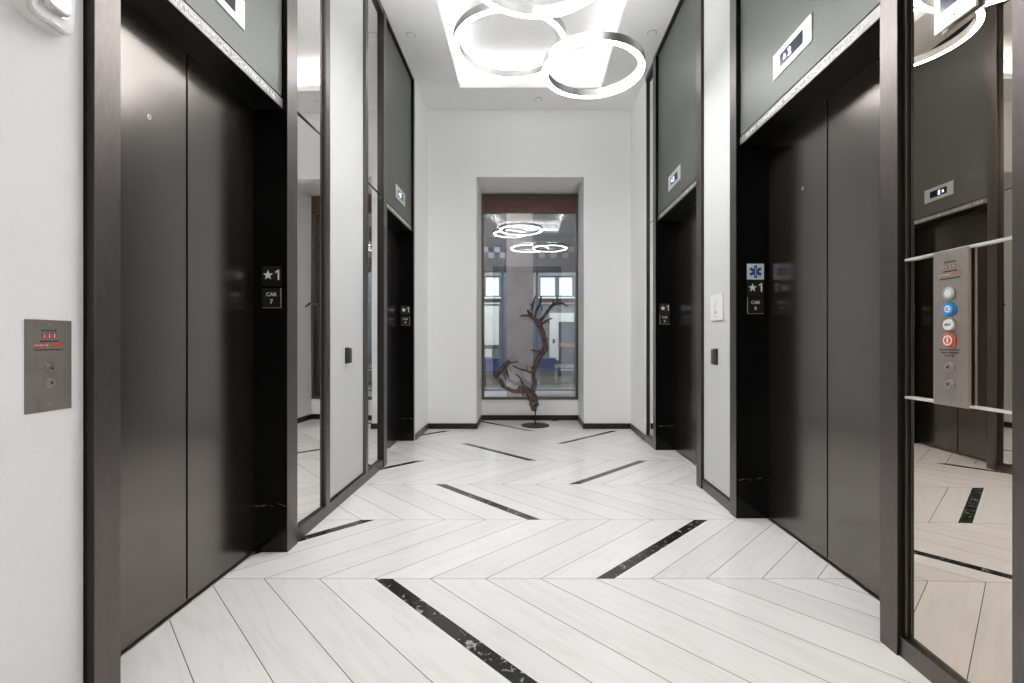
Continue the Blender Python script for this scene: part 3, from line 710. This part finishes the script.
struct(MB().box((fx(533),FW-.04,fz(381)), (fx(541),FW-.001,fz(300))).box((fx(500),FW-.04,fz(381)), (fx(507),FW-.001,fz(256))), 'trim_4', 'slate', label='blue-grey wall posts beyond the window', cat='trim')
d = MB().box((fx(549.5),FW-.06,fz(360)), (fx(558.5),FW-.002,fz(313))).box((fx(558.5),FW-.06,fz(322)), (fx(574),FW-.002,fz(313)))
dr = struct(d, 'door_1', 'far_pale', label='white door surround at the back of the room beyond the window', cat='door')
MB().box((fx(559),FW-.04,0), (fx(574),FW-.003,fz(322))).build('door_leaf', 'slate', dr)
MB().box((fx(552.5),FW-.068,fz(343)), (fx(554.8),FW-.061,fz(339))).build('door_plate', 'slate', dr)
# furniture seen through the glass
def cabinet(x0, x1, y, z0, z1, dpt, mat, label, cat, name):
    t = thing(name, ((x0+x1)/2, y, 0), label, cat)
    MB().box((x0,y,z0), (x1,y+dpt,z1)).build('body', mat, t, bevel=.02)
    MB().box((x0,y-.02,z1+.001), (x1,y+dpt+.02,z1+.03)).build('top', mat, t)
    MB().box((x0+.03,y+.05,0), (x1-.03,y+dpt-.05,z0-.001)).build('plinth', 'dark_floor', t)
Y2 = 12.2
cabinet(fx(539,Y2), fx(556,Y2), Y2, fz(370.5,Y2), fz(359.5,Y2), .5, 'navy', 'navy blue counter beyond the window, right of the pillar', 'counter', 'counter')
cabinet(fx(482,Y2), fx(499,Y2), Y2, fz(372,Y2), fz(359.5,Y2), .5, 'navy', 'navy blue counter beyond the window, left of the pillar', 'counter', 'counter')
t = thing('timber_counter', (fx(566,12.6), 12.6, 0), 'tan timber counter in front of the blue-grey door beyond the window', 'counter')
MB().box((fx(559.5,12.6),12.6,.05), (fx(574.5,12.6),12.9,fz(347,12.6))).build('body', 'slate', t, bevel=.01)
MB().box((fx(559,12.6),12.56,fz(347,12.6)+.001), (fx(575,12.6),12.95,fz(343.5,12.6))).build('counter_top', 'brown', t, bevel=.005)
MB().box((fx(561,12.6),12.62,.0), (fx(573,12.6),12.88,.049)).build('plinth', 'dark_floor', t)
Y3 = 9.0
struct(MB().box((fx(506.5,Y3),Y3,0), (fx(533,Y3),Y3+.5,4.6)), 'pillar', 'pillar', label='pinkish grey stone pillar beyond the window', cat='pillar')
struct(MB().box((-3.2,11.3,2.86), (3.2,11.6,4.6)), 'ceiling_beam', 'far_wall', label='dark grey ceiling beam crossing the room beyond the window', cat='beam')
# glazed screen with frosted squares
sr = thing('glass_screen', (.2, 10.8, 0), 'glass screen with frosted checker squares and white lettering beyond the window', 'screen')
Y4 = 10.8
MB().box((-3.1,Y4,0), (3.1,Y4+.05,.06)).box((-3.1,Y4,3.55), (3.1,Y4+.05,3.65)).box((fx(501,Y4),Y4,.06), (fx(503.5,Y4),Y4+.05,3.55)).box((fx(536,Y4),Y4,.06), (fx(538,Y4),Y4+.05,3.55)).build('frame', 'slate', sr)
for i, px in enumerate((541.8, 553.6, 565.4)):
    MB().box((fx(px-2.9,Y4),Y4-.004,fz(258,Y4)), (fx(px+2.9,Y4),Y4-.001,fz(252.6,Y4))).build('frosted_square', 'frost_pink', sr)
for px in (571.4,):
    MB().box((fx(px-2.9,Y4),Y4-.004,fz(252.2,Y4)), (fx(px+2.9,Y4),Y4-.001,fz(246.8,Y4))).build('frosted_square', 'frost_pink', sr)
for px, k in ((491, 1), (502.5, 1), (485.2, 0), (497, 0)):
    a, b = ((258, 252.6) if k else (252.2, 246.8))
    MB().box((fx(px-2.9,Y4),Y4-.004,fz(a,Y4)), (fx(px+2.9,Y4),Y4-.001,fz(b,Y4))).build('frosted_square', 'frost_lilac', sr)
fr = facing(fx(564.5,Y4), Y4-.001, fz(366.2,Y4))
MB().text(fr, 'OPEN OVER', 0, 0, .095, .001, .003, .03, width=19.5*Y4/F).fbox(fr, -.10, .22, -.095, -.075, .001, .003).build('lettering', 'letter', sr)

# ------------------------------------------------------------------ behind the camera: portal and lobby
pw = MB().box((-1.55,-1.6,0), (-1.12,-1.5,CEIL+.07)).box((1.12,-1.6,0), (1.6,-1.5,CEIL+.07)).box((-1.12,-1.6,3.6), (1.12,-1.5,CEIL+.07))
struct(pw, 'wall_front', 'wall', label='white wall with the corridor entrance behind the viewer', cat='wall')
struct(MB().box((-1.12,-1.62,0), (-1.0,-1.48,3.45)).box((1.0,-1.62,0), (1.12,-1.48,3.45)).box((-1.12,-1.62,3.45), (1.12,-1.48,3.6)), 'trim_5', 'bronze', label='dark bronze surround of the corridor entrance', cat='trim')
struct(MB().box((-4,-6,-.1), (4,-1.6,0)), 'lobby_floor', 'lobby', label='grey floor of the lobby behind the viewer', cat='floor')
struct(MB().box((-4,-6,4.285), (4,-1.55,4.4)), 'lobby_ceiling', 'ceiling', label='ceiling of the lobby behind the viewer', cat='ceiling')
struct(MB().box((-4,-6.1,0), (4,-6,4.3)).box((-4.1,-6,0), (-4,-1.6,4.3)).box((4,-6,0), (4.1,-1.6,4.3)).box((-4,-1.6,0), (-1.56,-1.5,4.3)).box((1.61,-1.6,0), (4,-1.5,4.3)), 'lobby_wall', 'lobby', label='grey walls of the lobby behind the viewer', cat='wall')

# ------------------------------------------------------------------ light
def area(name, loc, rot, sx, sy, power, col=(1,1,1)):
    l = bpy.data.lights.new(name, 'AREA'); l.shape = 'RECTANGLE'; l.size = sx; l.size_y = sy; l.energy = power; l.color = col
    o = bpy.data.objects.new(name, l); COL.objects.link(o); o.location = loc; o.rotation_euler = [math.radians(a) for a in rot]
    return o
WARM = (1, .995, .985)
# LED coves on the ledge of the recess, shining up and inward
zc = CEIL+.085; W = 1.15
area('cove_light', (CX0-.08, (CY0+CY1)/2, zc), (180, -25, 0), .05, 5.0, W*5, WARM)
area('cove_light', (CX1+.08, (CY0+CY1)/2, zc), (180, 25, 0), .05, 5.0, W*5, WARM)
area('cove_light', ((CX0+CX1)/2, CY1+.08, zc), (155, 0, 0), 1.6, .05, W*2, WARM)
area('cove_light', ((CX0+CX1)/2, CY0-.08, zc), (205, 0, 0), 1.6, .05, W*2, WARM)
# added fill lights under the ceiling of the unseen lobby behind
for x in (-2, 0, 2): area('lobby_fill', (x, -3.4, 4.25), (0, 0, 0), 1.2, 1.2, 20, (1,.97,.93))
# unseen area lights over the room beyond the window
area('far_room_light', (-1.4, 8.5, 4.5), (0, 0, 0), 1, 1, 32, (.95,.97,1))
area('far_room_light', (1.4, 12.0, 4.5), (0, 0, 0), 2, 1, 50, (.95,.97,1))
area('far_room_light', (-1.4, 12.0, 4.5), (0, 0, 0), 2, 1, 50, (.95,.97,1))

wd = bpy.data.worlds.new('world'); SC.world = wd; wd.use_nodes = True
wd.node_tree.nodes['Background'].inputs[0].default_value = (.8,.85,.9,1)
wd.node_tree.nodes['Background'].inputs[1].default_value = .3

# ------------------------------------------------------------------ camera
cam = bpy.data.cameras.new('camera'); co = bpy.data.objects.new('camera', cam); COL.objects.link(co)
co.location = (0, 0, CH); co.rotation_euler = (math.radians(90), 0, 0)
cam.sensor_width = 36; cam.lens = 36*F/1024; cam.shift_x = -(VX-512)/1024; cam.shift_y = (VY-341.5)/1024
cam.clip_start = .02
SC.camera = co
SC.view_settings.view_transform = 'Standard'; SC.view_settings.look = 'None'
SC.view_settings.gamma = 1; SC.view_settings.use_curve_mapping = False
SC.view_settings.exposure = 1.66
SC.cycles.use_denoising = True
SC.cycles.max_bounces = 14; SC.cycles.diffuse_bounces = 7; SC.cycles.glossy_bounces = 8; SC.cycles.transparent_max_bounces = 12
SC.cycles.sample_clamp_indirect = 6
